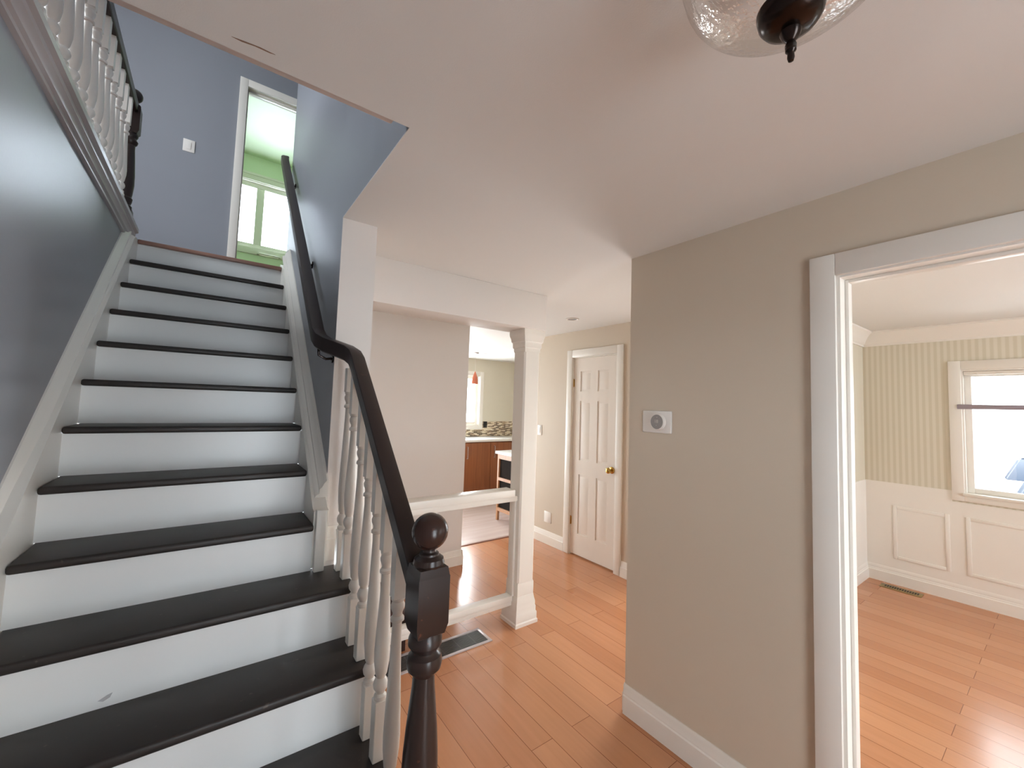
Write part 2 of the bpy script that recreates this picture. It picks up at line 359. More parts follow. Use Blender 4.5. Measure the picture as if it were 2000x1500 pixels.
w.box(XD+.12, 5.6, 4.13, 4.25, 0, H)
struct(w.build('wall_closet', M['greige']), 'greige wall around the white six-panel hall door', 'wall')
struct(MB().box(XD+.12, XD+.9, 2.6, 3.5, -.01, 0).box(XD+.8, XD+.9, 2.5, 3.5, 0, H).box(XD+.12, XD+.9, 2.45, 2.55, 0, H).box(XD+.12, XD+.9, 3.5, 3.6, 0, H).build('wall_closet_inside', M['white']), 'white inside walls of the closet behind the hall door', 'wall')
struct(MB().box(.589, 2.069, 3.75, 3.87, 0, H).build('wall_passage', M['pale']), 'pale pinkish wall beside the view into the kitchen', 'wall')
# kitchen walls
KX0, KX1, KZ0, KZ1 = 2.95, 4.04, 1.19, 2.12
w = MB().box(.589, .85, 6.85, 6.97, 0, H).box(.85, 2.35, 6.85, 6.97, 2.1, H).box(2.35, KX0, 6.85, 6.97, 0, H).box(KX1, 5.6, 6.85, 6.97, 0, H).box(KX0, KX1, 6.85, 6.97, 0, KZ0).box(KX0, KX1, 6.85, 6.97, KZ1, H)
w.box(5.6, 5.72, 4.25, 6.97, 0, H).box(.47, .589, 4.05, 6.97, 0, H)
struct(w.build('wall_kitchen', M['kwall']), 'sage grey kitchen wall around the sink window', 'wall')
# dining walls
DY0, DY1, DZ0, DZ1, DXW = -1.0, .60, .935, 2.03, 5.3
w = MB().box(DXW, 5.42, DY1, 1.489, 0, H).box(DXW, 5.42, -3.3, DY0, 0, H).box(DXW, 5.42, DY0, DY1, 0, DZ0).box(DXW, 5.42, DY0, DY1, DZ1, H)
w.box(1.96, DXW, 1.3, 1.305, 0, H)
struct(w.build('wall_dining', M['stripe']), 'dining room walls papered in beige vertical stripes', 'wall')
w = MB().box(1.96, 2.3, -3.42, -3.3, 0, H).box(4.9, 5.42, -3.42, -3.3, 0, H).box(2.3, 4.9, -3.42, -3.3, 0, .7).box(2.3, 4.9, -3.42, -3.3, 2.2, H).box(1.84, 1.96, -3.42, -1.7, 0, H)
struct(w.build('wall_dining_rear', M['stripe']), 'striped rear wall of the dining room around an added unseen window', 'wall')

# ------------------------------------------------------------------ baseboards
def base_prof(h=.145, t=.018):
    return [(0, 0), (t, 0), (t, h*.62), (t*.72, h*.66), (t*.72, h*.72), (t*.55, h*.76), (t*.6, h*.9), (t*.3, h), (0, h)]
def baseboard(mb, axis, pos, sgn, a0, a1, h=.145, t=.018):
    """axis 'y': runs along y on plane x=pos, sticking out by sgn"""
    pr = [(pos+sgn*p, z) for p, z in base_prof(h, t)]
    mb.prism(pr, axis, a0, a1)
b = MB(); baseboard(b, 'y', XT, -1, .61, YT); baseboard(b, 'x', YT, 1, XT-.0, XD)
struct(b.build('baseboard_right', M['white']), 'moulded white baseboard along the foot of the thermostat wall', 'baseboard')
b = MB(); baseboard(b, 'y', XD, -1, 3.478, 4.25); baseboard(b, 'y', XD, -1, 2.49, 2.676)
struct(b.build('baseboard_hall', M['white']), 'moulded white baseboard either side of the hall door', 'baseboard')
b = MB(); baseboard(b, 'x', 3.75, -1, 1.13, 2.069); baseboard(b, 'y', 2.069, 1, 3.733, 3.87)
struct(b.build('baseboard_passage', M['white']), 'white baseboard under the pale passage wall', 'baseboard')
b = MB(); baseboard(b, 'y', DXW, -1, -3.3, 1.3, .15, .02); baseboard(b, 'x', 1.3, -1, 1.96, DXW, .15, .02)
struct(b.build('baseboard_dining', M['white']), 'white baseboard around the dining room', 'baseboard')
b = MB(); baseboard(b, 'x', 2.03, -1, .432, .589, .145, .018); bmesh.ops.translate(b.bm, vec=(0, 0, .891), verts=b.bm.verts[:])
struct(b.build('baseboard_stair', M['white']), 'short white baseboard at the pale wall end beside the ninth tread', 'baseboard')

# ------------------------------------------------------------------ dining trim
t = MB().box(DXW-.006, DXW, -3.3, DY1+.08, 0, .86).box(DXW-.006, DXW, DY1+.08, 1.3, 0, .955).box(1.96, DXW, 1.294, 1.3, 0, .955)
for y0, y1 in ((.70, 1.09), (.12, .60), (-.46, .02), (-1.04, -.56)):
    z0, z1 = .24, .74
    t.frame('x', y0, y1, z0, z1, DXW-.013, DXW-.0055, (.03, .03, .03, .03), .003)
struct(t.build('trim_3', M['white']), 'white wainscot panels below the striped wallpaper', 'wainscot')
cr = [(0, 0), (-.10, 0), (-.10, -.015), (-.075, -.03), (-.045, -.07), (-.025, -.11), (-.012, -.12), (-.012, -.14), (0, -.14)]
t = MB().prism([(DXW+p, H+z) for p, z in cr], 'y', -3.3, 1.3).prism([(1.3+p, H+z) for p, z in cr], 'x', 1.96, DXW)
struct(t.build('trim_4', M['white']), 'white crown moulding around the dining room ceiling', 'moulding')
# dining opening casing and jamb
def casing_x(mb, x, sgn, y0, y1, z1, w=.082, t=.018, z0=0):
    """flat door casing on plane x, opening y0..y1, head at z1"""
    e = x+sgn*t; a, c_ = min(x, e), max(x, e)
    mb.frame('x', y0-w, y1+w, z0, z1+w, a, c_, (w, w, 0, w), .003)
t = MB(); casing_x(t, XT, -1, YJ2, YJ, ZJ-.004, .0835); casing_x(t, 1.96, 1, YJ2, YJ, ZJ-.004, .0835)
t.frame('x', YJ2-.001, YJ+.001, 0, ZJ+.001, XT-.002, 1.962, (.012, .012, 0, .012))
t.frame('x', YJ2+.01, YJ-.011, 0, ZJ-.011, 1.885, 1.925, (.012, .012, 0, .012), .002)
struct(t.build('trim_5', M['white']), 'white cased opening leading into the dining room', 'casing')

# ------------------------------------------------------------------ windows
def window_y(name, label, xw, y0, y1, z0, z1, out, cas=.08, fr=.045, mull=()):
    """window in a wall whose room face is plane x=xw; out=+1 wall extends to +x"""
    r = thing(name, label, 'window', (xw, (y0+y1)/2, z0), kind='structure')
    t = MB(); casing_x(t, xw, -out, y0, y1, z1, cas, .018, z0-cas*.75)
    a = sorted((xw-out*.018, xw)); t.box(a[0], a[1], y0, y1, z0-cas*.75, z0-.012, .003); part(t, 'window_casing', M['white'], r)
    a = sorted((xw, xw+out*.12)); j = MB().frame('x', y0, y1, z0+.012, z1, a[0], a[1], (.012, .012, 0, .012))
    part(j, 'window_jamb', M['white'], r)
    a = sorted((xw-out*.035, xw+out*.12)); part(MB().box(a[0], a[1], y0-.01, y1+.01, z0-.012, z0+.012, .004), 'window_sill', M['white'], r)
    a = sorted((xw+out*.055, xw+out*.095)); f = MB()
    ys = [y0+.012]+list(mull)+[y1-.012]; zz0, zz1 = z0+.012, z1-.012
    f.frame('x', ys[0], ys[-1], zz0, zz1, a[0], a[1], (fr,)*4, .003)
    for m_ in mull: f.box(a[0], a[1], m_-fr/2, m_+fr/2, zz0+fr, zz1-fr, .003)
    part(f, 'window_frame', M['white'], r)
    g = xw+out*.078; part(MB().box(min(g, g+out*.004), max(g, g+out*.004), ys[0]+.01, ys[-1]-.01, zz0+.01, zz1-.01), 'pane', M['glass'], r)
    return r
window_y('window_1', 'white framed dining room window with parked cars outside', DXW, DY0, DY1, DZ0, DZ1, 1, mull=(-.2,))
def window_x(name, label, yw, x0, x1, z0, z1, cas=.08, fr=.05, mull=(), sgn=1):
    r = thing(name, label, 'window', ((x0+x1)/2, yw, z0), kind='structure'); t = MB()
    ya, yb = sorted((yw-sgn*.018, yw))
    t.frame('y', x0-cas, x1+cas, z0-cas, z1+cas, ya, yb, (cas,)*4, .003)
    part(t, 'window_casing', M['white'], r)
    ya, yb = sorted((yw, yw+sgn*.12))
    part(MB().frame('y', x0, x1, z0, z1, ya, yb, (.012,)*4), 'window_jamb', M['white'], r)
    ya, yb = sorted((yw+sgn*.05, yw+sgn*.09)); f = MB(); xs = [x0+.012]+list(mull)+[x1-.012]
    f.frame('y', xs[0], xs[-1], z0+.012, z1-.012, ya, yb, (fr,)*4, .003)
    for m_ in mull: f.box(m_-fr*.75, m_+fr*.75, ya, yb, z0+.012+fr, z1-.012-fr, .003)
    part(f, 'window_frame', M['white'], r)
    g = yw+sgn*.072; part(MB().box(xs[0]+.01, xs[-1]-.01, min(g, g+sgn*.004), max(g, g+sgn*.004), z0+.02, z1-.02), 'pane', M['glass'], r)
    return r
window_x('window_2', 'bright kitchen window above the sink counter', 6.85, KX0, KX1, KZ0, KZ1, mull=(3.5,))
rb = window_x('window_3', 'blown-out two-light window in the mint green upstairs room', 7.0, WX0, WX1, WZ0, WZ1, .09, .065, mull=(.382,))
part(MB().box(-.2, 1.2, 6.97, 7.0, 4.74, 4.775, .004), 'valance_shelf', M['white'], rb)
# glazed entrance door behind the camera, hall glass door, patio door, windows out of view added for their light
def glazed(name, label, plane, pos, a0, a1, z0, z1, cat='door'):
    fr = .07; m = MB(); g = MB(); p0, p1 = pos-.02, pos+.02
    def bx(mb, a, b_, c0, c1, q0, q1):
        if plane == 'y': mb.box(a, b_, q0, q1, c0, c1)
        else: mb.box(q0, q1, a, b_, c0, c1)
    m.frame(plane, a0, a1, z0, z1, p0, p1, (fr,)*4)
    bx(g, a0+fr, a1-fr, z0+fr, z1-fr, pos-.002, pos+.002)
    c_ = ((a0+a1)/2, pos, z0) if plane == 'y' else (pos, (a0+a1)/2, z0)
    r = thing(name, label, cat, c_, kind='structure'); part(m, 'frame', M['white'], r); part(g, 'pane', M['glass'], r)
glazed('door_2', 'white glazed front door behind the viewpoint', 'y', -1.75, .2, 1.16, .01, 2.1)
glazed('door_3', 'glazed side door at the right end of the hall', 'x', XD+.06, 1.6, 2.45, .01, 2.1)
glazed('door_4', 'glazed patio door of the kitchen behind the passage wall', 'y', 6.91, .85, 2.35, .01, 2.1)
glazed('window_4', 'wide unseen rear window added to light the dining room', 'y', -3.36, 2.3, 4.9, .7, 2.2, 'window')  # added window, never in view, frames the extra dining light
glazed('window_5', 'unseen window added for bluish light at the left end of the upper landing', 'x', -2.66, 2.2, 3.6, 3.2, 4.6, 'window')  # added window, never in view, frames the extra landing light

# ------------------------------------------------------------------ hall door (six panel)
d = thing('door_1', 'closed white six-panel hall door with brass knob', 'door', (XD, 3.072, 0), kind='structure')
y0, y1, z0, z1 = 2.757, 3.388, .014, 2.133
xf = XD+.012
s_ = MB().box(xf+.007, xf+.036, y0, y1, z0, z1)
st, mid = .105, .095; pw = (y1-y0-2*st-mid)/2
cols = [(y0+st, y0+st+pw), (y1-st-pw, y1-st)]
rows = [(.235, .865), (1.02, 1.66), (1.765, 1.985)]
# stiles and rails
s_.box(xf, xf+.008, y0, y0+st, z0, z1).box(xf, xf+.008, y1-st, y1, z0, z1).box(xf, xf+.008, cols[0][1], cols[1][0], z0, z1)
zs = [z0]+[v for r_ in rows for v in r_]+[z1]
for i in range(0, len(zs), 2):
    for ya, yb in cols: s_.box(xf, xf+.008, ya, yb, zs[i], zs[i+1])
for ya, yb in cols:
    for za, zb in rows:
        q = MB()
        for a, b_ in ((.018, .046),):
            vo = [s_.bm.verts.new(v) for v in ((xf+.0075, ya+a, za+a), (xf+.0075, yb-a, za+a), (xf+.0075, yb-a, zb-a), (xf+.0075, ya+a, zb-a))]
            vi = [s_.bm.verts.new(v) for v in ((xf+.002, ya+b_, za+b_), (xf+.002, yb-b_, za+b_), (xf+.002, yb-b_, zb-b_), (xf+.002, ya+b_, zb-b_))]
            fs = [s_.bm.faces.new(vi)]+[s_.bm.faces.new((vo[i], vo[(i+1) % 4], vi[(i+1) % 4], vi[i])) for i in range(4)]
            bmesh.ops.recalc_face_normals(s_.bm, faces=fs)
            for f_ in fs:
                if f_.normal.x > 0: f_.normal_flip()
        q.bm.free()
slab = part(s_, 'door_panel', M['door'], d)
t = MB(); casing_x(t, XD, -1, 2.75, 3.394, 2.143, .083, .018); t.box(XD-.001, XD+.11, 3.388, 3.396, 0, 2.145).box(XD-.001, XD+.11, 2.748, 2.757, 0, 2.145).box(XD-.001, XD+.11, 2.75, 3.394, 2.134, 2.146)
part(t, 'door_casing', M['white'], d)
k = MB().lathe([(.001, .002), (.034, .002), (.034, -.004), (.026, -.008), (.012, -.012), (.011, -.030), (.02, -.036), (.029, -.048), (.030, -.056), (.026, -.066), (.014, -.072), (.001, -.073)], xf, 2.812, .975, 24, True, 'x')
o = part(k, 'knob', M['brass'], d); o['label'] = 'round brass knob'
for z in (.36, 1.86):
    h = MB().lathe([(.001, z-.048), (.007, z-.046), (.007, z+.046), (.001, z+.05)], xf-.004, 3.392, 0, 10).box(xf-.003, xf+.0, 3.375, 3.392, z-.042, z+.042)
    o = part(h, 'hinge', M['brass'], d); o['label'] = 'brass hinge'

# ------------------------------------------------------------------ upstairs doorway casing
t = MB(); cz = 4.645
t.frame('y', .030, .967, ZU, cz+.072, 4.832, 4.85, (.067, .067, 0, .072), .003)
t.frame('y', .085, .912, ZU, cz+.012, 4.8505, 4.98, (.012, .012, 0, .013))
t.box(.097, .107, 4.895, 4.935, ZU, cz, .002).box(.107, .90, 4.895, 4.935, cz-.014, cz, .002)
struct(t.build('trim_6', M['white']), 'white casing of the upstairs doorway', 'casing')

# ------------------------------------------------------------------ beam, column, guard rail
struct(MB().box(.589, 2.004, 2.436, 2.70, 2.17, H, .003).build('trim_7', M['pale']), 'pale boxed beam under the ceiling resting on the square column', 'beam')
cx0, cy0 = 1.922, 2.5625
r = thing('square_column', 'white square column with moulded cap under the boxed beam end', 'column', (cx0, cy0, 0))
hs = .0725
ch = .012; m = MB()
def octo(h, k): return [(-h+k, -h), (h-k, -h), (h, -h+k), (h, h-k), (h-k, h), (-h+k, h), (-h, h-k), (-h, -h+k)]
m.prism([(cx0+a, cy0+b_) for a, b_ in octo(hs, ch)], 'z', .3, 2.0)
m.sqring([(hs, .19), (hs, .29), (hs-.006, .305)], cx0, cy0).sqring([(hs-.006, 1.995), (hs, 2.01), (hs, 2.04)], cx0, cy0)
part(m, 'shaft', M['white'], r)
part(MB().sqring([(.100, 0), (.100, .022), (.094, .03), (.094, .075), (.088, .085), (.088, .115), (.084, .125), (.084, .15), (.078, .175), (.074, .20), (hs, .205)], cx0, cy0), 'column_base', M['white'], r)
part(MB().sqring([(hs, 2.03), (.078, 2.035), (.080, 2.045), (.080, 2.07), (.084, 2.078), (.088, 2.082), (.092, 2.11), (.098, 2.125), (.100, 2.14), (.100, 2.17)], cx0, cy0), 'capital', M['white'], r)
r = thing('guard_rail', 'white two-bar guard rail between the stair wall and the square column', 'railing', (1.2, 2.565, .1))
part(MB().box(.589, 1.815, 2.505, 2.625, .925, .975, .006).box(.589, 1.85, 2.525, 2.605, .885, .927, .006), 'top_rail', M['white'], r)
part(MB().box(.589, 1.84, 2.535, 2.605, .165, .205, .005).box(.589, 1.85, 2.545, 2.595, .13, .168, .005), 'bottom_rail', M['white'], r)
part(MB().box(1.832, 1.85, 2.535, 2.60, .2, .9, .003), 'end_stile', M['white'], r)
r = thing('step_platform', 'dark brown wooden platform behind the lower white guard bar', 'platform', (.85, 3.1, 0))
part(MB().box(.589, 1.09, 2.66, 3.75, 0, .20), 'platform_body', M['darkwood'], r)
part(MB().box(.589, 1.11, 2.64, 3.75, .20, .225, .006), 'platform_top', M['darkwood'], r)

# ------------------------------------------------------------------ staircase
st_ = thing('staircase', 'straight flight with dark stained treads and white risers', 'staircase', (0, 1.0, 0))
def nose(k): return YN-RUN*k, ZU-RISE*k
TT = .028
for k in range(0, 14):
    y, z = nose(k)
    x1 = XS if k < 9 else .487
    if k == 0:
        o = part(MB().box(XL, XS, y, y+.09, z-TT, z, .008, 3), 'landing_nosing', M['nose'], st_); o['label'] = 'reddish brown landing edge'
    else:
        mb = MB()
        if k == 9:
            mb.box(XL, .487, y, YN-RUN*8+.05, z-TT, z, .009, 3)
        else: mb.box(XL, x1, y, y+RUN+.05, z-TT, z, .009, 3)
        part(mb, 'tread', M['tread'], st_)
    zb = max(0, z-RISE)
    if z-TT-zb > .02:
        part(MB().box(XL-.002, (XS if k < 9 else .468), y+.022, y+.04, zb-(.0 if zb > 0 else 0), z-TT), 'riser', M['riser'], st_)
SL = RISE/RUN
def nl(y, off): return ZU+SL*(y-YN)+off
# left skirt: inner board and moulding on the wall
def skirt(x0, x1, ya, yb, lo, hi): 
    return [(ya, nl(ya, lo)), (yb, nl(yb, lo)), (yb, nl(yb, hi)), (ya, nl(ya, hi))]
m = MB().prism([(.55, 0), (.9, 0), (3.70, nl(3.60, -.3)), (3.70, nl(3.60, .06)), (3.60, nl(3.60, .055)), (.55, max(.06, nl(.55, .055)))], 'x', -.5, XL-.0005)
part(m, 'skirt_board', M['white'], st_)
sk = [(0, 0), (.052, .0), (.052, .018), (.044, .026), (.034, .03), (.034, .05), (.024, .058), (.016, .075), (.006, .085), (0, .085)]
def slope_mould(xw, sgn, ya, yb, off, end=None):
    m = MB(); A = []; B = []
    for p, q in sk:
        A.append(m.bm.verts.new((xw+sgn*p, ya, nl(ya, off+q)))); B.append(m.bm.verts.new((xw+sgn*p, yb, nl(yb, off+q))))
    fs = [m.bm.faces.new(A), m.bm.faces.new(B[::-1])]; n = len(sk)
    for i in range(n): fs.append(m.bm.faces.new((A[i], B[i], B[(i+1) % n], A[(i+1) % n])))
    bmesh.ops.recalc_face_normals(m.bm, faces=fs); return m
part(slope_mould(-.5, 1, .5, 3.58, .045), 'skirt_moulding', M['white'], st_)
# right skirt
m = MB().prism([(1.93, .90), (1.93, 1.13), (1.96, nl(1.96, .01)), (3.64, nl(3.64, .01)), (3.80, ZU+.05), (3.80, ZU-.3), (3.5, nl(3.5, -.3)), (2.2, nl(2.2, -.3))], 'x', XS+.0005, XR-.008)
part(m, 'skirt_board', M['white'], st_)
m = slope_mould(XR, -1, 2.0, 3.80, -.005); part(m, 'skirt_moulding', M['white'], st_)
part(MB().box(.374, .412, 1.898, 1.93, .891, 1.14, .003), 'skirt_plinth', M['white'], st_)
# outer side stringer under the open treads
pts = [(nose(9)[0]+.04+RUN, 0)]
pts = [(.80, 0)]
for k in range(13, 8, -1):
    y, z = nose(k); pts += [(y+.022, max(0, z-RISE)), (y+.022, z-TT)]
pts += [(2.03, nose(9)[1]-TT), (2.03, 0)]
m = MB().prism(pts[1:], 'x', .4685, .480); part(m, 'side_panel', M['white'], st_)

# balustrade on the open side
br_ = thing('stair_balustrade', 'dark handrail on white turned balusters with ball-topped newel beside the stairs', 'railing', (.47, 1.045, 0))
def baluster(cx_, cy_, zf, zt, hb=.19, tb=.0, sz=.019):
    """turned baluster from zf to sloping rail underside zt; tb = z of the upper bead"""
    m = MB()
    m.box(cx_-sz, cx_+sz, cy_-sz, cy_+sz, zf, zf+hb, .002, 1)
    z1_ = zf+hb
    L = tb-.07-(z1_+.075)
    pr = [(.017, z1_-.002), (.0195, z1_+.004), (.0185, z1_+.012), (.013, z1_+.018), (.014, z1_+.022), (.021, z1_+.034), (.0225, z1_+.044), (.019, z1_+.056), (.0135, z1_+.064), (.0145, z1_+.070), (.0175, z1_+.075),
          (.0225, z1_+.075+L*.12), (.0235, z1_+.075+L*.22), (.021, z1_+.075+L*.42), (.0165, z1_+.075+L*.7), (.0135, z1_+.075+L*.95), (.0135, tb-.07),
          (.0195, tb-.066), (.0195, tb-.058), (.014, tb-.052), (.0135, tb-.045), (.019, tb-.032), (.020, tb-.022), (.016, tb-.012), (.0195, tb-.006), (.0195, tb)]
    m.lathe(pr, cx_, cy_, 0, 16)
    a = [(cx_-sz, cy_-sz), (cx_+sz, cy_-sz), (cx_+sz, cy_+sz), (cx_-sz, cy_+sz)]
    lo = [m.bm.verts.new((p[0], p[1], tb)) for p in a]; hi = [m.bm.verts.new((p[0], p[1], zt(p[1]))) for p in a]
    fs = [m.bm.faces.new(lo[::-1]), m.bm.faces.new(hi)]+[m.bm.faces.new((lo[i], lo[(i+1) % 4], hi[(i+1) % 4], hi[i])) for i in range(4)]
    bmesh.ops.recalc_face_normals(m.bm, faces=fs)
    return m
def rail_c(y): return 1.584+.88*(y-1.6)
for k, off in ((9, .195), (9, .095), (10, .185), (10, .075), (11, .185), (11, .08), (12, .19)):
    y, z = nose(k); yb = y+off
    zt = lambda q: min(rail_c(q)-.028, rail_c(1.80)-.028)
    part(baluster(.4695, yb, z, zt, .165 if off > .15 else .175, 1.63+.9*(yb-1.88)), 'baluster', M['white'], br_)
sec = [(-.027, -.028), (-.022, -.0335), (.022, -.0335), (.027, -.028), (.027, .026), (.025, .030), (.017, .0335), (-.017, .0335), (-.025, .030), (-.027, .026)]
path = [(.470, 1.075, rail_c(1.075)), (.470, 1.785, rail_c(1.785)), (.467, 1.825, 1.776), (.453, 1.865, 1.796), (.395, 2.005, 1.838), (.376, 2.055, 1.860), (.370, 2.10, 1.890), (.370, 4.03, 3.625), (.378, 4.06, 3.648)]
part(MB().sweep(path, sec), 'handrail', M['rail'], br_)
for y in (2.06, 2.75, 3.75):
    z = 1.86 if y < 2.1 else 1.905+.9005*(y-2.12)
    o = part(MB().tube([(XR, y, z-.075), (XR-.03, y, z-.08), (.372, y, z-.065), (.370, y, z-.028)], .006, 8).lathe([(.001, 0), (.022, 0), (.02, -.006), (.001, -.008)], XR, y, z-.075, 12, True, 'x'), 'rail_bracket', M['bronze'], br_)
NX, NY = .482, 1.045
m = MB()
m.box(NX-.0425, NX+.0425, NY-.0425, NY+.0425, .32, .50, .003)
m.lathe([(.036, .495), (.042, .51), (.044, .525), (.036, .54), (.030, .545), (.031, .555), (.038, .575), (.0445, .62), (.0455, .66), (.0435, .71), (.039, .77), (.033, .83), (.029, .87), (.0275, .897), (.032, .903), (.0425, .914), (.0455, .930), (.042, .946), (.033, .953), (.031, .957), (.036, .964), (.043, .974), (.043, .990), (.038, 1.002), (.036, 1.006)], NX, NY, 0, 32)
# square block with lamb's-tongue shoulders
q = .0425
m.sqring([(.030, 1.0), (.036, 1.004), (q, 1.030), (q, 1.150), (q-.001, 1.152), (.038, 1.172), (.030, 1.176)], NX, NY)
m.lathe([(.038, 1.170), (.041, 1.178), (.038, 1.190), (.030, 1.196), (.026, 1.198), (.025, 1.203), (.018, 1.207), (.0165, 1.212), (.021, 1.217)], NX, NY, 0, 32)
nw = part(m, 'newel_post', M['newel'], br_)
bl = MB().lathe([(.012, 1.212)]+[(.0475*math.sin(a), 1.258-.0475*math.cos(a)) for a in [PI*i/14 for i in range(2, 14)]]+[(.002, 1.3055)], NX, NY, 0, 32)
bl = part(bl, 'ball_finial', worn('reddish_ball_stain', (54, 37, 32), (126, 88, 78), .24), br_); bl.parent = nw

# ------------------------------------------------------------------ upper landing balustrade, moulding on wall top
pr = [(-.62, 2.575), (-.5, 2.575), (-.486, 2.578), (-.486, 2.592), (-.476, 2.598), (-.472, 2.612), (-.462, 2.622), (-.462, 2.640), (-.449, 2.648), (-.449, 2.672), (-.453, 2.678), (-.62, 2.678)]
struct(MB().prism(pr, 'y', 1.2157, 3.705).build('trim_8', paint('grey_trim_paint', (176, 170, 170), .3, .02, .01)), 'grey moulded ledge along the top of the left stair wall', 'moulding')
ub = thing('landing_balustrade', 'white turned balusters and dark rail along the upper landing edge', 'railing', (-.52, 2.6, 2.678))
UX = -.515
for i in range(17):
    y = 3.435-.135*i
    zt = lambda q_: 3.395
    if y > 1.24:
        mb = baluster(UX, y, 2.678, zt, .12, 3.23, .0195)
        part(mb, 'baluster', M['white'], ub)
part(MB().sweep([(UX, 1.2157, 3.425), (UX, 3.60, 3.425)], sec), 'top_rail', M['rail'], ub)
m = MB(); NY2 = 3.615
m.box(UX-.04, UX+.04, NY2-.04, NY2+.04, 2.678, 2.76, .003)
m.lathe([(.03, 2.755), (.036, 2.765), (.036, 2.78), (.028, 2.79), (.034, 2.81), (.036, 2.83), (.03, 2.84), (.033, 2.86), (.038, 2.92), (.037, 2.98), (.031, 3.08), (.026, 3.15), (.026, 3.18), (.034, 3.19), (.038, 3.205), (.03, 3.22), (.028, 3.225), (.036, 3.24), (.036, 3.25), (.03, 3.262)], UX, NY2, 0, 24)
m.sqring([(.03, 3.258), (.04, 3.275), (.04, 3.425), (.034, 3.442), (.028, 3.446)], UX, NY2)
m.lathe([(.033, 3.44), (.035, 3.45), (.025, 3.462), (.016, 3.468), (.016, 3.473)], UX, NY2, 0, 24)
nw2 = part(m, 'newel_post', M['rail'], ub)
bl = part(MB().lathe([(.012, 3.47)]+[(.042*math.sin(a), 3.51-.042*math.cos(a)) for a in [PI*i/12 for i in range(2, 12)]]+[(.002, 3.552)], UX, NY2, 0, 24), 'ball_finial', M['rail'], ub); bl.parent = nw2

# ------------------------------------------------------------------ switches, outlet, thermostat
def plate(name, label, cat, loc, normal, w_, h_, rocker=True):
    r = thing(name, label, cat, loc); m = MB().box(-w_/2, w_/2, -.006, 0, -h_/2, h_/2, .003)
    k_ = MB().box(-.017, .017, -.010, -.005, -.033, .033, .002) if rocker else None
    rot = {'-y': 0, '-x': -PI/2}[normal]
    p = m.build('cover_plate', M['plastic'], r)
    if k_: k_.build('rocker', M['plastic'], r)
    r.rotation_euler = (0, 0, rot); return r
plate('light_switch', 'white light switch on the grey wall at the top of the stairs', 'light switch', (-.308, 4.85, 3.872), '-y', .085, .115)
plate('light_switch', 'white light switch half hidden behind the square column', 'light switch', (XD, 3.955, 1.30), '-x', .08, .12)
plate('blank_plate', 'blank white wall plate low down beside the hall door', 'wall plate', (XD, 3.762, .303), '-x', .125, .125, False)
r = thing('thermostat', 'round thermostat on a white rectangular backing plate', 'thermostat', (XT, 1.307, 1.533))
part(MB().box(XT-.008, XT, 1.219, 1.394, 1.476, 1.590, .006, 3), 'backing_plate', M['plastic'], r)
c0 = (XT-.008, 1.290, 1.534)
part(MB().lathe([(.001, 0), (.040, 0), (.042, -.004), (.042, -.018), (.040, -.022), (.037, -.0225), (.0365, -.020), (.001, -.020)], *c0, 40, True, 'x'), 'dial_ring', M['plastic'], r)
dp = part(MB().lathe([(.001, -.0195), (.037, -.0195), (.0365, -.0212), (.001, -.0222)], *c0, 40, True, 'x'), 'display', M['dial'], r)
fc = bpy.data.curves.new('digits', 'FONT'); fc.body = '18'; fc.size = .024; fc.align_x = 'CENTER'; fc.align_y = 'CENTER'; fc.extrude = .0003
to = bpy.data.objects.new('digits', fc); COL.objects.link(to); bpy.context.view_layer.update()
me = bpy.data.meshes.new_from_object(to.evaluated_get(bpy.context.evaluated_depsgraph_get())); bpy.data.objects.remove(to)
me.materials.clear(); me.materials.append(M['digits'])
to = bpy.data.objects.new('digits', me); COL.objects.link(to); to.parent = dp
to.matrix_local = Matrix.Translation(Vector((c0[0]-.0228, c0[1]+.002, c0[2]+.002))-Vector(r.location)) @ Matrix(((0, 0, -1, 0), (-1, 0, 0, 0), (0, 1, 0, 0), (0, 0, 0, 1)))
o = part(MB().lathe([(.0005, -.0220), (.0022, -.0222), (.001, -.0232)], c0[0], c0[1]+.002, c0[2]-.018, 12, True, 'x'), 'indicator_dot', M['digits'], r); o.parent = dp
o = part(MB().box(c0[0]-.0232, c0[0]-.0222, c0[1]-.004, c0[1]+.000, c0[2]+.0215, c0[2]+.0245), 'setpoint_tick', M['digits'], r); o.parent = dp

# ------------------------------------------------------------------ floor vents
r = thing('return_grille', 'large silver framed floor grille in front of the guard rail', 'floor vent', (1.2, 2.53, 0))
vx0, vx1, vy0, vy1 = .72, 1.612, 2.435, 2.625
part(MB().box(vx0, vx1, vy0, vy0+.022, 0, .007, .002).box(vx0, vx1, vy1-.022, vy1, 0, .007, .002).box(vx0, vx0+.022, vy0+.022, vy1-.022, 0, .007, .002).box(vx1-.022, vx1, vy0+.022, vy1-.022, 0, .007, .002), 'vent_frame', M['silver'], r)
m = MB()
for i in range(11):
    y = vy0+.03+i*.013; m.box(vx0+.02, vx1-.02, y, y+.004, .0015, .0055)
for i in range(1, 8): m.box(vx0+i*.112, vx0+i*.112+.004, vy0+.02, vy1-.02, .0012, .0045)
part(m, 'vent_slats', plain('dark_slats', (98, 91, 89), .35, .4), r)
part(MB().box(vx0+.01, vx1-.01, vy0+.01, vy1-.01, .0002, .001), 'duct_shadow', M['ventshade'], r).name = 'duct_shade_sheet'  # dark sheet on the floor stands for shade inside the duct
r = thing('floor_register', 'small brass floor register under the dining room window', 'floor vent', (5.15, 1.01, 0))
part(MB().box(5.105, 5.215, .87, 1.165, 0, .005, .002), 'register_plate', M['olive'], r)
m = MB()
for i in range(14): m.box(5.135, 5.185, .895+i*.0175, .905+i*.0175, .0045, .0058)
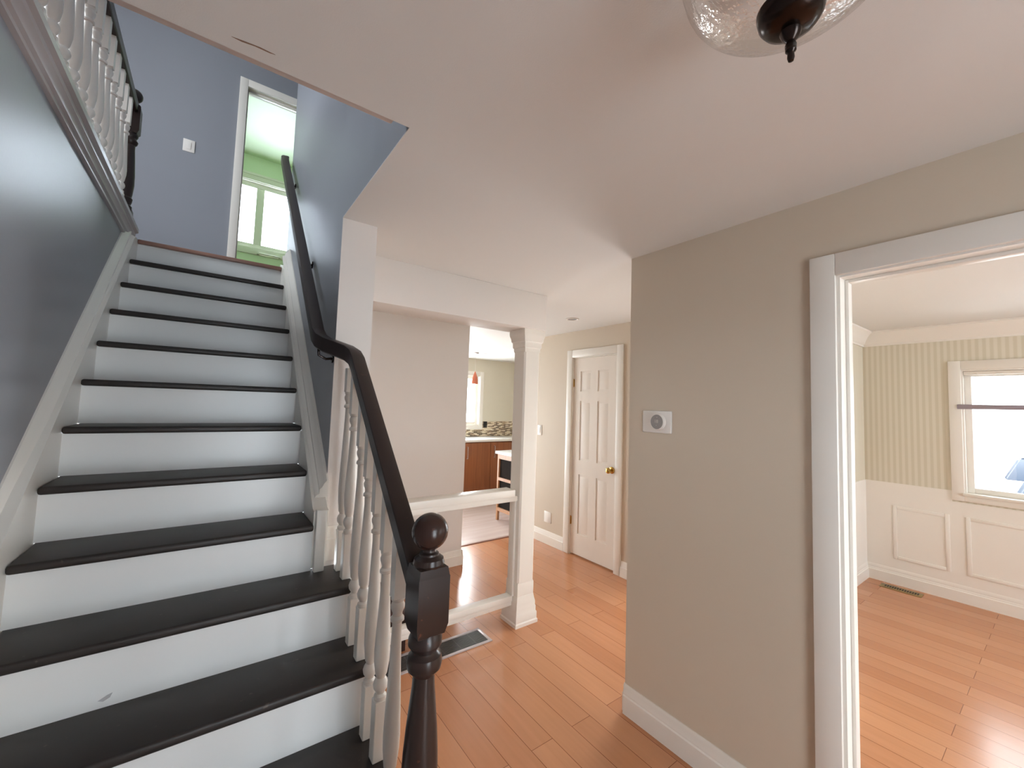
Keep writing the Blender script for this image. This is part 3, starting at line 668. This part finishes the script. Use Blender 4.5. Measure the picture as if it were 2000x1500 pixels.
part(m, 'slot_shade_bars', M['ventshade'], r)  # dark bars on the plate stand for shade in the slots

# ------------------------------------------------------------------ ceiling lights
LX, LY = .716, .262
r = thing('ceiling_lamp', 'seeded glass bowl ceiling lamp with dark bronze finial cap', 'ceiling lamp', (LX, LY, H))
bowl = []
for i in range(15):
    a = (PI/2)*i/14; bowl.append((max(.016, .168*math.sin(a)), 2.36-.105*math.cos(a)))
bowl.append((.172, 2.368))
m = MB().lathe(bowl, LX, LY, 0, 64, False); part(m, 'glass_bowl', M['seeded'], r)
part(MB().lathe([(.001, 2.172), (.004, 2.173), (.0055, 2.178), (.005, 2.186), (.008, 2.19), (.0085, 2.200), (.006, 2.206), (.012, 2.212), (.016, 2.222), (.014, 2.228), (.030, 2.232), (.041, 2.238), (.047, 2.247), (.049, 2.256), (.050, 2.262), (.046, 2.264), (.001, 2.265)], LX, LY, 0, 40), 'finial_cap', M['bronze'], r)
part(MB().lathe([(.004, 2.262), (.004, 2.41)], LX, LY, 0, 12), 'stem', M['bronze'], r)
part(MB().lathe([(.001, 2.44), (.10, 2.44), (.10, 2.428), (.08, 2.415), (.05, 2.405), (.001, 2.405)], LX, LY, 0, 40), 'ceiling_plate', M['bronze'], r)
for sx in (-1, 1):
    part(MB().lathe([(.012, 2.40), (.012, 2.37), (.02, 2.355), (.028, 2.33), (.026, 2.31), (.014, 2.298), (.002, 2.295)], LX+sx*.07, LY, 0, 20), 'bulb', M['plastic'], r)
def downlight(x, y, label):
    r = thing('recessed_light', label, 'recessed light', (x, y, H), 'round recessed ceiling lights')
    part(MB().lathe([(.045, 0), (.062, 0), (.062, -.004), (.050, -.008), (.045, -.002)], x, y, H, 32, False), 'trim_ring', M['plastic'], r)
    part(MB().lathe([(.001, -.001), (.047, -.001), (.047, -.003), (.001, -.003)], x, y, H, 24), 'lens', M['dial'], r)
downlight(2.716, 2.908, 'round recessed light in the hall ceiling near the door')
downlight(3.60, 5.95, 'round recessed light in the kitchen ceiling')
px_, py_ = 3.44, 6.0
r = thing('pendant_lamp', 'small terracotta pendant lamp hanging in front of the kitchen window', 'pendant lamp', (px_, py_, H))
part(MB().lathe([(.001, 0), (.055, 0), (.05, -.015), (.012, -.03), (.001, -.03)], px_, py_, H, 24), 'canopy', M['nickel'], r)
part(MB().lathe([(.0022, 2.415), (.0022, 2.12)], px_, py_, 0, 8), 'cord', M['plastic'], r)
part(MB().lathe([(.008, 2.125), (.012, 2.105), (.022, 2.085), (.037, 2.04), (.047, 1.99), (.052, 1.92), (.049, 1.92), (.034, 2.03), (.006, 2.10)], px_, py_, 0, 28, False), 'lamp_shade', M['terracotta'], r)

# ------------------------------------------------------------------ kitchen
def cabinet(x0, x1, label, hx):
    r = thing('base_cabinet', label, 'cabinet', ((x0+x1)/2, 6.5, 0), 'cherry kitchen base cabinets')
    part(MB().box(x0, x1, 6.27, 6.845, .10, .935).box(x0, x1, 6.33, 6.845, 0, .10), 'body', M['cabinet'], r)
    dr = part(MB().box(x0+.003, x1-.003, 6.25, 6.27, .115, .92, .002), 'door', M['cabinet'], r)
    h = part(MB().tube([(hx, 6.25, .86), (hx, 6.222, .86), (hx, 6.222, .66), (hx, 6.25, .66)], .006, 8), 'handle', M['nickel'], r); h.parent = dr
cabinet(3.42, 3.96, 'cherry base cabinet with handle at its left edge, left of the wooden cart', 3.49)
cabinet(3.96, 4.50, 'cherry base cabinet partly behind the wooden cart', 4.03)
r = thing('countertop', 'white kitchen countertop below the window', 'countertop', (3.9, 6.5, .94))
part(MB().box(2.8, 5.59, 6.22, 6.845, .937, .978, .004), 'slab', M['counter'], r)
tag(MB().box(2.3, 2.87, 6.838, 6.85, .98, 1.262).box(2.87, 4.12, 6.838, 6.85, .98, 1.108).box(4.12, 5.59, 6.838, 6.85, .98, 1.262).build('backsplash', M['mosaic']), 'brown and cream mosaic tile backsplash above the counter', 'backsplash')
plate('wall_outlet', 'black outlet plate on the mosaic backsplash', 'outlet', (4.185, 6.838, 1.20), '-y', .08, .12)
for c_ in [o for o in bpy.data.objects if o.parent and o.parent.name == 'wall_outlet']:
    c_.data.materials.clear(); c_.data.materials.append(M['black'])
r = thing('kitchen_cart', 'wooden kitchen cart with white top and shelves, inner shade drawn as a dark sheet', 'kitchen cart', (3.6, 4.7, 0))
part(MB().box(3.21, 4.1, 4.36, 4.95, .905, .945, .004), 'cart_top', M['counter'], r)
for x in (3.235, 4.04):
    for y in (4.39, 4.885): part(MB().box(x, x+.035, y, y+.035, 0, .905, .003), 'leg', M['oak'], r)
for za in (.15, .35, .56): part(MB().box(3.275, 4.06, 4.42, 4.89, za, za+.024), 'shelf', M['oak'], r)
part(MB().box(3.26, 3.27, 4.42, 4.89, .175, .9), 'side_panel', plain('cart_shade_panel', (36, 30, 27), .9, 0, .1), r)  # dark sheet stands for the shade inside the open cart
for za, zb in ((.84, .905), (.545, .585), (.13, .175)): part(MB().box(3.236, 3.262, 4.42, 4.89, za, zb), 'side_rail', M['oak'], r)
r = thing('towel_bar', 'white towel bar below the upstairs window', 'towel bar', (.52, 7, 3.62))
part(MB().tube([(.40, 6.93, 3.622), (.66, 6.93, 3.622)], .009, 12), 'bar', M['plastic'], r)
for x in (.40, .66): part(MB().tube([(x, 7, 3.622), (x, 6.925, 3.622)], .014, 12), 'bracket', M['plastic'], r)

# ------------------------------------------------------------------ window blind in the dining room
r = thing('window_blind', 'raised blind with mauve bottom bar across the dining window', 'blind', (5.29, -.2, 2.0))
part(MB().box(5.305, 5.345, -.985, .585, 1.985, 2.016, .004), 'head_rail', M['white'], r)
part(MB().box(5.272, 5.30, -.99, .628, 1.682, 1.722, .004), 'bottom_bar', M['bar'], r)
for y in (.50, -.2, -.85): part(MB().tube([(5.30, y, 2.0), (5.287, y, 1.72)], .0015, 6), 'cord', M['white'], r)

# ------------------------------------------------------------------ outside
struct(MB().box(5.45, 60, -40, 40, -.75, -.65).build('ground', M['ground']), 'pale driveway outside the dining room window', 'ground')
def car(loc, rot, label):
    r = thing('car', label, 'car', loc, 'cars parked outside the dining room window')
    side = [(-2.2, .35), (2.15, .35), (2.2, .75), (1.95, .92), (.95, 1.0), (-1.95, 1.02), (-2.2, .9)]
    m = MB().prism([(x, z) for x, z in side], 'y', -.86, .86); bmesh.ops.bevel(m.bm, geom=m.bm.edges[:], offset=.07, segments=3, affect='EDGES')
    m.build('body', M['car'], r)
    m = MB(); lo = [(.95, -.78, .98), (.95, .78, .98), (-1.8, .78, .99), (-1.8, -.78, .99)]; hi = [(.1, -.6, 1.42), (.1, .6, 1.42), (-1.3, .6, 1.44), (-1.3, -.6, 1.44)]
    A = [m.bm.verts.new(v) for v in lo]; B = [m.bm.verts.new(v) for v in hi]; fs = [m.bm.faces.new(A[::-1]), m.bm.faces.new(B)]+[m.bm.faces.new((A[i], A[(i+1) % 4], B[(i+1) % 4], B[i])) for i in range(4)]
    bmesh.ops.recalc_face_normals(m.bm, faces=fs); bmesh.ops.bevel(m.bm, geom=m.bm.edges[:], offset=.05, segments=3, affect='EDGES')
    m.build('windows', M['carglass'], r)
    MB().box(-1.25, .05, -.58, .58, 1.425, 1.455, .012).build('roof', M['car'], r)
    for s in (-1, 1): MB().box(.78, .9, s*.98-.1, s*.98+.1, 1.0, 1.1, .03).build('mirror', M['car'], r)
    for x in (-1.35, 1.4):
        for y in (-.8, .8):
            MB().lathe([(.001, -.1), (.3, -.1), (.33, -.06), (.33, .06), (.3, .1), (.001, .1)], x, y, .33, 28, True, 'y').build('wheel', M['tyre'], r)
    r.rotation_euler = (0, 0, rot)
car((14.2, .17, -.65), PI, 'farther white parked car with dark windshield outside the dining window')
car((9.3, -.16, -.65), PI, 'nearer white parked car low in the dining window')

# ------------------------------------------------------------------ little marks
mk = paint('chipped_plaster', (140, 112, 94), .8)
pc = MB().prism([(-.016, 1.1715), (.01, 1.1675), (.04, 1.164), (.072, 1.1655), (.060, 1.1685), (.03, 1.1685), (.004, 1.1735)], 'z', H-.0007, H).build('paint_chip', mk, bpy.data.objects['ceiling'])
pc['label'] = 'brown crack in the ceiling paint near the stair opening'
rs = [o for o in bpy.data.objects if o.name.startswith('riser') and abs(max(v.co.z for v in o.data.vertices)-(nose(10)[1]-TT)) < .01]
y, z = nose(10)
for o in rs[:1]:
    loc = Vector(st_.location); m = MB().prism([(-.176, .836), (-.160, .845), (-.150, .848), (-.154, .838), (-.166, .832)], 'y', y+.0213, y+.022)
    bmesh.ops.translate(m.bm, vec=-loc, verts=m.bm.verts[:]); q = m.build('scuff_mark', paint('grey_scuff', (158, 158, 160), .7), o); q['label'] = 'small grey scuff'
